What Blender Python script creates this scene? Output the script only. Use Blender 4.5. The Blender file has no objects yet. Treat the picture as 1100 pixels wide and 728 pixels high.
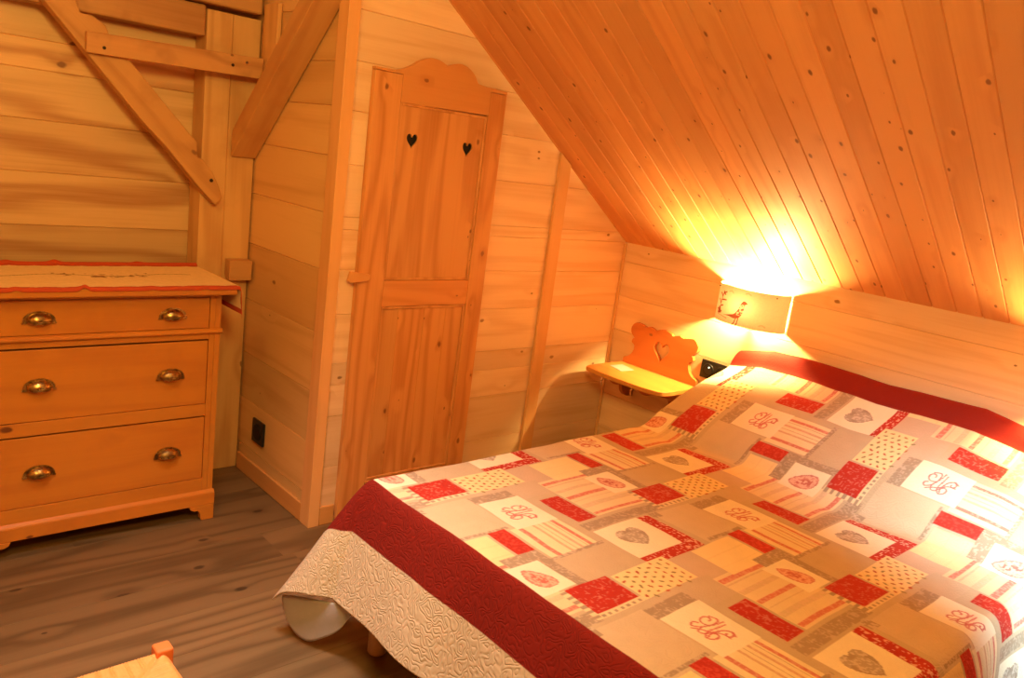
import bpy, bmesh, math, random
import numpy as np
from mathutils import Vector, Matrix

random.seed(7)
rng = np.random.default_rng(11)
SC = bpy.context.scene
COL = SC.collection
PI = math.pi

# ------------------------------------------------------------------ materials
class G:
    """small node-graph builder"""
    def __init__(s, name):
        s.m = bpy.data.materials.new(name)
        s.m.use_nodes = True
        s.t = s.m.node_tree
        s.t.nodes.clear()
        s.out = s.t.nodes.new('ShaderNodeOutputMaterial')
        s.b = s.t.nodes.new('ShaderNodeBsdfPrincipled')
        s.t.links.new(s.b.outputs[0], s.out.inputs[0])
    def put(s, sock, v):
        if hasattr(v, 'is_output'):
            s.t.links.new(v, sock)
        elif isinstance(v, (tuple, list)) and sock.type == 'RGBA':
            sock.default_value = (v[0], v[1], v[2], 1)
        else:
            sock.default_value = v
    def math(s, op, a, b=0.0, c=0.0, clamp=False):
        n = s.t.nodes.new('ShaderNodeMath'); n.operation = op; n.use_clamp = clamp
        s.put(n.inputs[0], a); s.put(n.inputs[1], b); s.put(n.inputs[2], c)
        return n.outputs[0]
    def comb(s, x, y, z):
        n = s.t.nodes.new('ShaderNodeCombineXYZ')
        s.put(n.inputs[0], x); s.put(n.inputs[1], y); s.put(n.inputs[2], z)
        return n.outputs[0]
    def noise(s, v, scale=1.0, detail=2.0, rough=.5, dist=0.0):
        n = s.t.nodes.new('ShaderNodeTexNoise')
        if v is not None: s.put(n.inputs['Vector'], v)
        s.put(n.inputs['Scale'], scale); s.put(n.inputs['Detail'], detail)
        s.put(n.inputs['Roughness'], rough); s.put(n.inputs['Distortion'], dist)
        return n.outputs[0]
    def ramp(s, v, a, b, lo=0.0, hi=1.0, smooth=True):
        n = s.t.nodes.new('ShaderNodeMapRange')
        n.interpolation_type = 'SMOOTHSTEP' if smooth else 'LINEAR'
        s.put(n.inputs['Value'], v); s.put(n.inputs['From Min'], a); s.put(n.inputs['From Max'], b)
        s.put(n.inputs['To Min'], lo); s.put(n.inputs['To Max'], hi)
        return n.outputs[0]
    def mix(s, f, a, b, mode='MIX'):
        n = s.t.nodes.new('ShaderNodeMix'); n.data_type = 'RGBA'; n.blend_type = mode
        s.put(n.inputs[0], f); s.put(n.inputs[6], a); s.put(n.inputs[7], b)
        return n.outputs[2]
    def obj(s):
        n = s.t.nodes.new('ShaderNodeTexCoord'); return n.outputs['Object']
    def sep(s, v):
        n = s.t.nodes.new('ShaderNodeSeparateXYZ'); s.put(n.inputs[0], v); return n.outputs
    def attr(s, name):
        n = s.t.nodes.new('ShaderNodeAttribute'); n.attribute_name = name; return n
    def bump(s, h, strength=.3, dist=.002):
        n = s.t.nodes.new('ShaderNodeBump')
        s.put(n.inputs['Height'], h); n.inputs['Strength'].default_value = strength
        n.inputs['Distance'].default_value = dist
        s.t.links.new(n.outputs[0], s.b.inputs['Normal'])
    def fin(s, color, rough=.5, spec=.4, metal=0.0):
        s.put(s.b.inputs['Base Color'], color); s.put(s.b.inputs['Roughness'], rough)
        s.put(s.b.inputs['Specular IOR Level'], spec); s.put(s.b.inputs['Metallic'], metal)
        return s.m

def wood(name, axis, light, dark, knotcol=(.24, .10, .035), knots=.35, ring=.55, tone=.25,
         rough=.42, spec=.4, rings=12.0, kscale=1.0, blotch=0.0, reddish=.3, streak=.55):
    g = G(name)
    pos = g.obj()
    if isinstance(axis, str):
        p = g.sep(pos)
        al, c1, c2 = {'x': (p[0], p[1], p[2]), 'y': (p[1], p[0], p[2]), 'z': (p[2], p[0], p[1])}[axis]
    else:
        D = Vector(axis).normalized()
        E1 = D.cross(Vector((0, 0, 1))).normalized(); E2 = D.cross(E1)
        def dot(v):
            n = g.t.nodes.new('ShaderNodeVectorMath'); n.operation = 'DOT_PRODUCT'
            g.put(n.inputs[0], pos); n.inputs[1].default_value = v
            return n.outputs['Value']
        al, c1, c2 = dot(D), dot(E1), dot(E2)
    bid = g.attr('bid').outputs['Fac']
    oi = g.t.nodes.new('ShaderNodeObjectInfo').outputs['Random']
    off = g.math('ADD', g.math('MULTIPLY', bid, 37.0), g.math('MULTIPLY', oi, 19.0))
    alo = g.math('ADD', al, off)
    cc = g.math('ADD', c1, g.math('MULTIPLY', c2, .9))
    cco = g.math('ADD', cc, g.math('MULTIPLY', off, .31))
    # knots
    vk = g.comb(g.math('MULTIPLY', alo, 4.2 / kscale), g.math('MULTIPLY', cco, 7.5 / kscale), 0.0)
    vo = g.t.nodes.new('ShaderNodeTexVoronoi'); vo.voronoi_dimensions = '2D'
    g.put(vo.inputs['Vector'], vk); vo.inputs['Scale'].default_value = 1.0
    d = g.math('ADD', vo.outputs['Distance'], g.math('MULTIPLY', g.math('SUBTRACT', g.noise(vk, 9.0, 1.0), .5), .05))
    cr = g.sep(vo.outputs['Color'])[0]
    thr = g.ramp(cr, 1.0 - knots, 1.0, 0.0, .105, smooth=False)
    thr_in = g.math('MULTIPLY', thr, .45)
    km = g.math('SUBTRACT', 1.0, g.ramp(d, thr_in, g.math('ADD', thr, .0005)))
    km = g.math('MULTIPLY', km, g.math('GREATER_THAN', thr, .012))
    swirl = g.math('MULTIPLY', g.math('SUBTRACT', 1.0, g.ramp(d, 0.0, .42)), g.math('MULTIPLY', g.math('GREATER_THAN', thr, .012), 2.5))
    # growth rings
    n1 = g.noise(g.comb(g.math('MULTIPLY', alo, .55), g.math('MULTIPLY', cco, 5.2), g.math('MULTIPLY', off, .7)), 1.0, 2.0, .45)
    ph = g.math('ADD', g.math('ADD', g.math('MULTIPLY', n1, rings * 6.28 * .45), g.math('MULTIPLY', cco, 30.0)), swirl)
    r = g.math('POWER', g.math('ADD', g.math('MULTIPLY', g.math('SINE', ph), .5), .5), 2.0)
    fine = g.noise(g.comb(g.math('MULTIPLY', alo, 2.2), g.math('MULTIPLY', cco, 105.0), 0.0), 1.0, 3.0, .65)
    broad = g.noise(g.comb(g.math('MULTIPLY', alo, 1.1), g.math('MULTIPLY', cco, 11.0), 3.0), 1.0, 2.0, .5)
    f = g.math('ADD', g.math('MULTIPLY', r, ring), g.math('MULTIPLY', g.math('SUBTRACT', fine, .5), streak))
    f = g.math('ADD', f, g.math('MULTIPLY', g.math('SUBTRACT', broad, .5), .5), clamp=True)
    c = g.mix(f, light, dark)
    h1 = g.math('FRACT', g.math('ADD', g.math('MULTIPLY', bid, 91.7), oi))
    h2 = g.math('FRACT', g.math('ADD', g.math('MULTIPLY', bid, 53.1), oi))
    red = g.mix(g.math('MULTIPLY', h2, reddish), (1, 1, 1), (1.0, .80, .66))
    c = g.mix(1.0, c, red, 'MULTIPLY')
    tv = g.math('ADD', 1.0, g.math('MULTIPLY', g.math('SUBTRACT', h1, .5), tone))
    c = g.mix(1.0, c, g.comb(tv, tv, tv), 'MULTIPLY')
    if blotch:
        bl = g.noise(g.obj(), 7.0, 3.0, .6)
        c = g.mix(g.math('MULTIPLY', g.ramp(bl, .5, .72), blotch), c, dark)
    c = g.mix(g.math('MULTIPLY', km, .88), c, knotcol)
    g.bump(g.math('ADD', g.math('MULTIPLY', r, .35), fine), .12, .001)
    return g.fin(c, rough, spec)

PALE = (.84, .59, .35); PALED = (.60, .31, .115)
M = {}
M['wall_y'] = wood('pale_wall_boards_across', 'y', PALE, PALED, knots=.24, kscale=.8, ring=.34, tone=.24, rings=14, streak=.6)
M['wall_x'] = wood('pale_wall_boards_along', 'x', PALE, PALED, knots=.2, kscale=.8, ring=.3, tone=.2, rings=14, streak=.6)
M['alcove_y'] = wood('alcove_boards', 'y', (.72, .47, .21), (.42, .19, .06), knots=.2, ring=.75, tone=.36, streak=.8)
M['alcove_x'] = wood('alcove_side_boards', 'x', (.74, .45, .18), (.54, .27, .09), knots=.16, ring=.4, tone=.28)
M['ceil'] = wood('varnished_ceiling_boards', (0, -1, .7013), (.74, .34, .12), (.58, .22, .065), knotcol=(.20, .055, .016), knots=.55, ring=.4, tone=.22, rough=.62, kscale=.6)
M['door_z'] = wood('door_pine', 'z', (.68, .32, .105), (.46, .165, .04), knotcol=(.20, .06, .018), knots=.5, ring=.62, tone=.12, rings=16, kscale=.7, streak=.8)
M['door_y'] = wood('door_pine_rail', 'y', (.66, .29, .09), (.50, .18, .045), knotcol=(.20, .06, .018), knots=.35, kscale=.7, ring=.45, tone=.12)
M['trim_z'] = wood('pale_trim', 'z', (.76, .42, .17), (.64, .31, .10), knots=.06, ring=.35, tone=.1)
M['trim_x'] = wood('skirting_wood_x', 'x', (.70, .33, .10), (.56, .24, .065), knots=.05, ring=.3, tone=.1)
M['trim_y'] = wood('skirting_wood_y', 'y', (.70, .33, .10), (.56, .24, .065), knots=.05, ring=.3, tone=.1)
M['timber_z'] = wood('old_timber_upright', 'z', (.74, .43, .16), (.54, .26, .08), knots=.12, ring=.55, tone=.15, rough=.6, blotch=.35)
M['timber_y'] = wood('old_timber_across', 'y', (.58, .30, .105), (.36, .15, .045), knots=.18, ring=.6, tone=.15, rough=.6, blotch=.5)
M['brace_y'] = wood('old_timber_left_diagonal', (0, -.75, .66), (.58, .31, .105), (.38, .165, .045), knots=.18, ring=.5, tone=.15, rough=.6, blotch=.4)
M['timber_x'] = wood('old_timber_along', (.72, 0, .69), (.66, .33, .105), (.50, .20, .055), knots=.14, ring=.5, tone=.1, rough=.6, blotch=.35)
M['chest_y'] = wood('waxed_pine_across', 'y', (.58, .215, .026), (.46, .145, .02), knotcol=(.12, .03, .008), knots=.13, ring=.4, tone=.08, rough=.38, blotch=.35)
M['chest_z'] = wood('waxed_pine_upright', 'z', (.58, .215, .028), (.46, .15, .022), knotcol=(.12, .03, .008), knots=.08, ring=.4, tone=.08, rough=.38)
M['chest_x'] = wood('waxed_pine_depth', 'x', (.58, .215, .028), (.46, .15, .022), knots=.08, ring=.4, tone=.08, rough=.38)
M['shelf_x'] = wood('shelf_pine', 'x', (.70, .34, .08), (.56, .22, .045), knots=.12, ring=.4, tone=.1, rough=.34)
M['board_x'] = wood('shelf_back_pine', 'x', (.60, .20, .05), (.46, .13, .03), knots=.2, ring=.4, tone=.1, rough=.45)
M['beech'] = wood('beech_leg', 'z', (.62, .42, .24), (.52, .33, .17), knots=.0, ring=.3, tone=.05)
M['stool_z'] = wood('stool_wood', 'z', (.62, .17, .045), (.5, .12, .03), knots=.0, ring=.3, tone=.05)
M['floor'] = wood('grey_brown_plank_floor', 'y', (.185, .110, .048), (.068, .036, .013), knotcol=(.035, .018, .008), knots=.3, kscale=1.1, ring=.6, tone=.30, rough=.42, rings=13, reddish=.15, streak=.5)

def plain(name, col, rough=.5, spec=.4, metal=0.0, nscale=60., namt=.12, bump=.0, bscale=200.):
    g = G(name)
    n = g.noise(g.obj(), nscale, 3.0)
    k = g.math('ADD', 1.0 - namt / 2, g.math('MULTIPLY', n, namt))
    c = g.mix(1.0, col, g.comb(k, k, k), 'MULTIPLY')
    if bump: g.bump(g.noise(g.obj(), bscale, 2.0), bump, .001)
    return g.fin(c, rough, spec, metal)

M['black'] = plain('black_plastic', (.012, .011, .010), .35)
M['darkhole'] = plain('dark_socket_recess', (.004, .004, .004), .6)
M['iron'] = plain('dark_iron', (.05, .03, .02), .5, metal=.6)
M['steel'] = plain('bright_nail', (.6, .55, .5), .3, metal=1.0)
M['mattress'] = plain('mattress_ticking', (.55, .5, .45), .8)
M['base'] = plain('bed_base_cloth', (.22, .2, .18), .8)
M['backing'] = plain('white_quilt_backing', (.42, .38, .37), .85, bump=.5, bscale=260.)
M['paper'] = plain('leaflet_paper', (.62, .50, .46), .6)
M['plaster'] = plain('off_white_plaster', (.55, .48, .40), .8)
M['frame_white'] = plain('white_window_paint', (.7, .7, .68), .5)
M['gap'] = plain('dark_hole_shade', (.02, .012, .008), .9)  # near-black colour for the shade behind the door's heart holes

def brass():
    g = G('aged_brass')
    n = g.noise(g.obj(), 45.0, 3.0)
    c = g.mix(g.ramp(n, .35, .7), (.62, .42, .14), (.20, .11, .035))
    return g.fin(c, g.ramp(n, .3, .7, .22, .45), .5, 1.0)
M['brass'] = brass()

def cloth_attr(name, bump='none', rough=.85, extra=.06):
    g = G(name)
    c = g.attr('Col').outputs['Color']
    v = g.obj()
    n = g.noise(v, 420.0, 2.0)
    k = g.math('ADD', 1.0 - extra, g.math('MULTIPLY', n, extra * 2))
    c = g.mix(1.0, c, g.comb(k, k, k), 'MULTIPLY')
    if bump == 'quilt':
        uvn = g.t.nodes.new('ShaderNodeUVMap'); uvn.uv_map = 'cloth'
        w = g.noise(uvn.outputs[0], 34.0, .4, .4, .4)
        band = g.math('ABSOLUTE', g.math('SINE', g.math('MULTIPLY', w, 20.0)))
        band = g.math('POWER', band, .55)
        st = g.attr('puff').outputs['Fac']
        g.bump(g.math('MULTIPLY', band, st), .65, .0030)
    else:
        g.bump(g.noise(v, 600.0, 2.0), .25, .0008)
    return g.fin(c, rough, .15)
M['quilt'] = cloth_attr('patchwork_quilt_cloth', 'quilt')
M['print'] = cloth_attr('printed_lampshade_linen', 'plain')
def make_translucent(m, amt):
    t = m.node_tree; b = next(n for n in t.nodes if n.type == 'BSDF_PRINCIPLED'); out = next(n for n in t.nodes if n.type == 'OUTPUT_MATERIAL')
    tr = t.nodes.new('ShaderNodeBsdfTranslucent'); mx = t.nodes.new('ShaderNodeMixShader')
    t.links.new(b.inputs['Base Color'].links[0].from_socket, tr.inputs[0])
    mx.inputs[0].default_value = amt
    t.links.new(b.outputs[0], mx.inputs[1]); t.links.new(tr.outputs[0], mx.inputs[2]); t.links.new(mx.outputs[0], out.inputs[0])
make_translucent(M['print'], .007)
M['runner'] = cloth_attr('embroidered_linen', 'plain')

def rush():
    g = G('woven_rush')
    n = g.noise(g.obj(), 90.0, 2.0)
    c = g.mix(n, (.70, .34, .11), (.58, .23, .06))
    return g.fin(c, .55, .3)
M['rush'] = rush()

def emis(name, col, strength):
    g = G(name)
    e = g.t.nodes.new('ShaderNodeEmission')
    e.inputs[0].default_value = (*col, 1); e.inputs[1].default_value = strength
    g.t.links.new(e.outputs[0], g.out.inputs[0])
    return g.m
M['bulb'] = emis('lit_bulb', (1.0, .70, .25), 6800.0)
M['led'] = emis('socket_pilot_light', (.9, 1.0, .7), 3.0)

# ------------------------------------------------------------------ mesh helpers
class MB:
    def __init__(s): s.v = []; s.f = []; s.b = []
    def add(s, vs, fs, bid=0.0):
        o = len(s.v); s.v += [tuple(map(float, p)) for p in vs]
        for f in fs: s.f.append([i + o for i in f]); s.b.append(bid)
        return s
    def box(s, x0, x1, y0, y1, z0, z1, bid=0.0):
        vs = [(x, y, z) for x in (x0, x1) for y in (y0, y1) for z in (z0, z1)]
        return s.add(vs, [(0, 1, 3, 2), (4, 6, 7, 5), (0, 4, 5, 1), (2, 3, 7, 6), (0, 2, 6, 4), (1, 5, 7, 3)], bid)
    def prism(s, poly, ax, a, b, bid=0.0):
        """poly: 2d points in the other two axes (in xyz order), extruded along ax from a to b"""
        def P(p, t):
            return {'x': (t, p[0], p[1]), 'y': (p[0], t, p[1]), 'z': (p[0], p[1], t)}[ax]
        n = len(poly)
        vs = [P(p, a) for p in poly] + [P(p, b) for p in poly]
        fs = [tuple(range(n)), tuple(range(2 * n - 1, n - 1, -1))]
        fs += [(i, (i + 1) % n, (i + 1) % n + n, i + n) for i in range(n)]
        return s.add(vs, fs, bid)
    def tube(s, pts, r, n=10, cap=True):
        pts = [Vector(p) for p in pts]
        rs = r if isinstance(r, (list, tuple)) else [r] * len(pts)
        vs = []; up = None
        for i, p in enumerate(pts):
            t = (pts[min(i + 1, len(pts) - 1)] - pts[max(i - 1, 0)]).normalized()
            a = Vector((0, 0, 1)) if abs(t.z) < .9 else Vector((1, 0, 0))
            u = t.cross(a).normalized(); w = t.cross(u)
            for k in range(n):
                q = 2 * PI * k / n
                vs.append(p + rs[i] * (math.cos(q) * u + math.sin(q) * w))
        fs = []
        for i in range(len(pts) - 1):
            for k in range(n):
                fs.append((i * n + k, i * n + (k + 1) % n, (i + 1) * n + (k + 1) % n, (i + 1) * n + k))
        if cap:
            fs.append(tuple(range(n))); fs.append(tuple((len(pts) - 1) * n + k for k in range(n)))
        return s.add(vs, fs)
    def grid(s, P, flip=False):
        nv, nu = len(P), len(P[0])
        vs = [p for row in P for p in row]
        fs = []
        for j in range(nv - 1):
            for i in range(nu - 1):
                q = (j * nu + i, j * nu + i + 1, (j + 1) * nu + i + 1, (j + 1) * nu + i)
                fs.append(q[::-1] if flip else q)
        return s.add(vs, fs)
    def boards(s, O, L, C, N, quads, t=.02, g=.0022, d=.004):
        """tongue-and-groove boards: quads = [(la0, lb0, la1, lb1, c0, c1, bid)] in the plane O + l*L + c*C, face along N"""
        O, L, C, N = map(Vector, (O, L, C, N))
        for la0, lb0, la1, lb1, c0, c1, bid in quads:
            P = lambda l, c, h: O + l * L + c * C + h * N
            vs = [P(la0, c0 + g, 0), P(lb0, c0 + g, 0), P(lb1, c1 - g, 0), P(la1, c1 - g, 0),
                  P(la0, c0, -d), P(lb0, c0, -d), P(lb1, c1, -d), P(la1, c1, -d),
                  P(la0, c0, -t), P(lb0, c0, -t), P(lb1, c1, -t), P(la1, c1, -t)]
            fs = [(0, 1, 2, 3), (4, 5, 1, 0), (3, 2, 6, 7), (8, 9, 5, 4), (7, 6, 10, 11), (11, 10, 9, 8),
                  (0, 3, 7, 4), (4, 7, 11, 8), (1, 5, 6, 2), (5, 9, 10, 6)]
            s.add(vs, fs, bid)
        return s

def finish_mesh(me, bids=None, smooth=None):
    bm = bmesh.new(); bm.from_mesh(me)
    bmesh.ops.recalc_face_normals(bm, faces=bm.faces)
    bm.to_mesh(me); bm.free()
    if bids is not None:
        a = me.attributes.new('bid', 'FLOAT', 'FACE')
        a.data.foreach_set('value', np.array(bids, np.float32))
    if smooth is not None:
        me.polygons.foreach_set('use_smooth', np.ones(len(me.polygons), bool))
        me.set_sharp_from_angle(angle=math.radians(smooth))

def wloc(o):
    p = Vector((0, 0, 0))
    while o is not None: p += o.location; o = o.parent
    return p

def link(name, me, mat, parent=None):
    o = bpy.data.objects.new(name, me); COL.objects.link(o)
    me.materials.append(mat) if mat else None
    if parent is not None:
        w = wloc(parent)
        me.transform(Matrix.Translation(-w))
        o.parent = parent
    return o

def build(mb, name, mat, parent=None, smooth=None, bevel=0.0, local=False, seg=2):
    me = bpy.data.meshes.new(name)
    me.from_pydata(mb.v, [], mb.f)
    finish_mesh(me, mb.b, smooth)
    if local:
        o = bpy.data.objects.new(name, me); COL.objects.link(o); me.materials.append(mat); o.parent = parent
    else:
        o = link(name, me, mat, parent)
    if bevel:
        m = o.modifiers.new('bevel', 'BEVEL'); m.width = bevel; m.segments = seg; m.limit_method = 'ANGLE'
        m.angle_limit = math.radians(35)
    return o

def tag(o, label=None, cat=None, group=None, kind=None):
    if label: o['label'] = label
    if cat: o['category'] = cat
    if group: o['group'] = group
    if kind: o['kind'] = kind
    return o

def root(name, loc, label, cat, group=None, kind=None):
    o = bpy.data.objects.new(name, None); COL.objects.link(o); o.location = loc
    o.empty_display_size = .1
    return tag(o, label, cat, group, kind)

def holed(name, outer, holes, ax, a, b, mat, parent, smooth=None):
    """flat plate with cut-out holes: 2d polygons extruded along ax from a to b"""
    cu = bpy.data.curves.new('tmp', 'CURVE'); cu.dimensions = '2D'; cu.fill_mode = 'BOTH'
    cu.extrude = abs(b - a) / 2
    for pl in [outer] + holes:
        sp = cu.splines.new('POLY'); sp.points.add(len(pl) - 1); sp.use_cyclic_u = True
        for i, p in enumerate(pl): sp.points[i].co = (p[0], p[1], 0, 1)
    to = bpy.data.objects.new('tmp', cu); COL.objects.link(to)
    me = bpy.data.meshes.new_from_object(to.evaluated_get(bpy.context.evaluated_depsgraph_get()))
    bpy.data.objects.remove(to); bpy.data.curves.remove(cu)
    me.name = name; me.materials.clear()
    n = len(me.vertices); co = np.empty(n * 3); me.vertices.foreach_get('co', co); co = co.reshape(-1, 3)
    mid = (a + b) / 2
    out = np.empty_like(co)
    o3 = {'x': (None, 0, 1), 'y': (0, None, 1), 'z': (0, 1, None)}[ax]
    for k in range(3):
        out[:, k] = co[:, 2] + mid if o3[k] is None else co[:, o3[k]]
    me.vertices.foreach_set('co', out.ravel())
    bm = bmesh.new(); bm.from_mesh(me); bmesh.ops.remove_doubles(bm, verts=bm.verts, dist=1e-5); bm.to_mesh(me); bm.free()
    finish_mesh(me, [0.0] * len(me.polygons), smooth)
    return link(name, me, mat, parent)

def heart(cx, cy, w, h, n=36, rot=0.0):
    """closed heart outline: half-lobes up, tip down"""
    P = []
    for i in range(n):
        t = 2 * PI * i / n
        x = 16 * math.sin(t) ** 3 / 34 * w
        y = (13 * math.cos(t) - 5 * math.cos(2 * t) - 2 * math.cos(3 * t) - math.cos(4 * t) + 2.5) / 29 * h
        P.append((cx + x * math.cos(rot) - y * math.sin(rot), cy + x * math.sin(rot) + y * math.cos(rot)))
    return P

def smoothpoly(pts, n=6):
    """Catmull-Rom through open points"""
    pts = [np.array(p, float) for p in pts]; out = []
    for i in range(len(pts) - 1):
        p0 = pts[max(i - 1, 0)]; p1 = pts[i]; p2 = pts[i + 1]; p3 = pts[min(i + 2, len(pts) - 1)]
        for k in range(n):
            t = k / n
            out.append(tuple(.5 * ((2 * p1) + (-p0 + p2) * t + (2 * p0 - 5 * p1 + 4 * p2 - p3) * t * t + (-p0 + 3 * p1 - 3 * p2 + p3) * t ** 3)))
    out.append(tuple(pts[-1]))
    return out

# ------------------------------------------------------------------ room numbers (metres)
HK, SL = 1.1686, .7013            # knee-wall height, roof rise per metre
YA = -1.643                        # alcove side wall
XB = -.780                         # alcove back wall
XR, YF = 3.45, -4.30               # far right wall, wall behind the camera
YC = -2.05                         # where the slope meets the flat ceiling
ZC = HK + SL * (-YC)
slope_y = lambda z: -(z - HK) / SL

# floor: planks along y
mb = MB(); w = .192; i = 0; x = XB - .02
while x < XR:
    y = YF - .6 - random.random() * .9
    while y < .0:
        y1 = y + 1.28
        mb.boards((0, 0, 0), (0, 1, 0), (1, 0, 0), (0, 0, 1), [(max(y, YF), min(y1, .0), max(y, YF), min(y1, .0), x, min(x + w, XR + .02), random.random())] if y1 > YF and min(y1, 0) > max(y, YF) else [], t=.015, g=.0008, d=.0012)
        y = y1
    x += w
tag(build(mb, 'floor', M['floor']), 'grey brown wood plank floor', 'floor', kind='structure')

def hboards(zs, fn_l, bidseed):
    r = random.Random(bidseed); q = []
    for a, b in zip(zs[:-1], zs[1:]):
        la0, lb0 = fn_l(a); la1, lb1 = fn_l(b)
        q.append((la0, lb0, la1, lb1, a, b, r.random()))
    return q

# door wall, x = 0 plane (faces +x), from the alcove corner to the knee wall
zs = [0, .05, .24, .449, .572, .660, .851, 1.02, HK, 1.215, 1.403, 1.59, 1.76, 1.93, 2.12, 2.31, 2.45]
def ly(z):
    hi = .0 if z <= HK + 1e-6 else slope_y(z) + .012
    return (YA, max(hi, YA + .02))
mb = MB(); mb.boards((0, 0, 0), (0, 1, 0), (0, 0, 1), (1, 0, 0), hboards(zs, ly, 5))
tag(build(mb, 'wall_left', M['wall_y']), 'pale horizontally boarded gable wall carrying the door', 'wall', kind='structure')

# knee wall with the bed head, y = 0 plane (faces -y)
zs = [0, .05, .22, .39, .56, .73, .902, 1.074, HK + .01]
mb = MB(); mb.boards((0, 0, 0), (1, 0, 0), (0, 0, 1), (0, -1, 0), hboards(zs, lambda z: (-.02, XR + .02), 8))
tag(build(mb, 'wall_head', M['wall_x']), 'low boarded knee wall at the bed head', 'wall', kind='structure')

# alcove side wall, y = YA (faces -y)
zs = [0, .12, .33, .535, .77, 1.01, 1.22, 1.426, 1.60, 1.752, 1.93, 2.10, 2.28, 2.45]
mb = MB(); mb.boards((0, YA, 0), (1, 0, 0), (0, 0, 1), (0, -1, 0), hboards(zs, lambda z: (XB - .02, 0), 14))
tag(build(mb, 'wall_alcove_side', M['alcove_x']), 'boarded side wall of the alcove with the black socket', 'wall', kind='structure')

# alcove back wall, x = XB (faces +x)
zs = [0, .15, .32, .49, .66, .85, 1.037, 1.23, 1.415, 1.588, 1.69, 1.87, 2.05, 2.23, 2.45]
mb = MB(); mb.boards((XB, 0, 0), (0, 1, 0), (0, 0, 1), (1, 0, 0), hboards(zs, lambda z: (YF, YA), 21))
tag(build(mb, 'wall_back', M['alcove_y']), 'boarded alcove wall behind the chest of drawers', 'wall', kind='structure')

# sloping ceiling: boards run down the roof slope
n = Vector((0, -SL, -1)).normalized()          # into the room
d = Vector((0, -1, SL)).normalized()
LEN = -YC / d.y * -1
LEN = abs(YC / d.y)
q = []; r = random.Random(3); x = .875 - .0865 * 11
while x < XR:
    x1 = x + .0865
    q.append((-.02, LEN, -.02, LEN, max(x, -.02), x1, r.random())); x = x1
mb = MB(); mb.boards((0, 0, HK), d, (1, 0, 0), n, q, t=.02, g=.0028, d=.0045)
tag(build(mb, 'ceiling', M['ceil']), 'sloping ceiling of narrow varnished pine boards', 'ceiling', kind='structure')
# flat ceiling, out of the photograph's frame
mb = MB(); q = []; x = XB - .02
while x < XR:
    q.append((YF, YC, YF, YC, x, x + .0865, r.random())); x += .0865
mb.boards((0, 0, ZC), (0, 1, 0), (1, 0, 0), (0, 0, -1), q)
# alcove part
q = []; x = XB - .02
while x < .0:
    q.append((YC, YA + .02, YC, YA + .02, x, min(x + .0865, 0), r.random())); x += .0865
mb.boards((0, 0, ZC), (0, 1, 0), (1, 0, 0), (0, 0, -1), q)
tag(build(mb, 'ceiling_flat', M['ceil']), 'flat boarded ceiling above the slope', 'ceiling', kind='structure')

# right-hand wall with its window opening, wall behind the camera
WY0, WY1, WZ0, WZ1 = -1.55, -.95, 1.15, 1.72
mb = MB()
mb.box(XR, XR + .16, YF, WY0, 0, ZC); mb.box(XR, XR + .16, WY1, .02, 0, ZC)
mb.box(XR, XR + .16, WY0, WY1, 0, WZ0); mb.box(XR, XR + .16, WY0, WY1, WZ1, ZC)
tag(build(mb, 'wall_right', M['wall_y']), 'gable wall with a small window beyond the bed', 'wall', kind='structure')
mb = MB(); mb.box(XB - .02, XR + .16, YF - .05, YF, 0, ZC)
tag(build(mb, 'wall_front', M['wall_x']), 'boarded wall behind the viewer', 'wall', kind='structure')
wr = root('window_1', (XR + .1, (WY0 + WY1) / 2, WZ0), 'small window in the far gable wall', 'window', kind='structure')
mb = MB()
for a in ((WY0, WY0 + .05), (WY1 - .05, WY1), ((WY0 + WY1) / 2 - .02, (WY0 + WY1) / 2 + .02)):
    mb.box(XR + .10, XR + .14, a[0], a[1], WZ0, WZ1)
mb.box(XR + .10, XR + .14, WY0, WY1, WZ0, WZ0 + .05); mb.box(XR + .10, XR + .14, WY0, WY1, WZ1 - .05, WZ1)
build(mb, 'window_frame', M['frame_white'], wr)

# trims ---------------------------------------------------------------
mb = MB(); mb.prism([(-.055, YA - .001), (-.055, YA - .014), (.014, YA - .014), (.014, -1.611), (.001, -1.611), (.001, YA - .001)], 'z', 0, 2.44)
tag(build(mb, 'trim_1', M['trim_z'], bevel=.002), 'pale corner trim where the door wall meets the alcove', 'trim', kind='structure')
mb = MB(); mb.prism([(-.551, 0), (-.480, 0), (-.480, HK + SL * .480 - .004), (-.551, HK + SL * .551 - .004)], 'x', .001, .016)
tag(build(mb, 'trim_2', M['trim_z'], bevel=.002), 'upright batten on the boarded wall right of the door', 'trim', kind='structure')
mb = MB(); mb.box(.001, .014, -.014, -.001, 0, HK - .006)
tag(build(mb, 'trim_3', M['trim_z'], bevel=.003), 'thin corner bead beside the shelf', 'trim', kind='structure')
mb = MB(); mb.box(-.655, -.053, YA - .014, YA - .001, 0, .078)
tag(build(mb, 'baseboard_alcove', M['trim_x'], bevel=.004), 'orange brown baseboard along the alcove side wall', 'baseboard', kind='structure')
mb = MB(); mb.box(.001, .013, -1.609, -1.545, 0, .078)
tag(build(mb, 'baseboard_left', M['trim_y'], bevel=.004), 'short baseboard between corner trim and door', 'baseboard', kind='structure')

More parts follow.
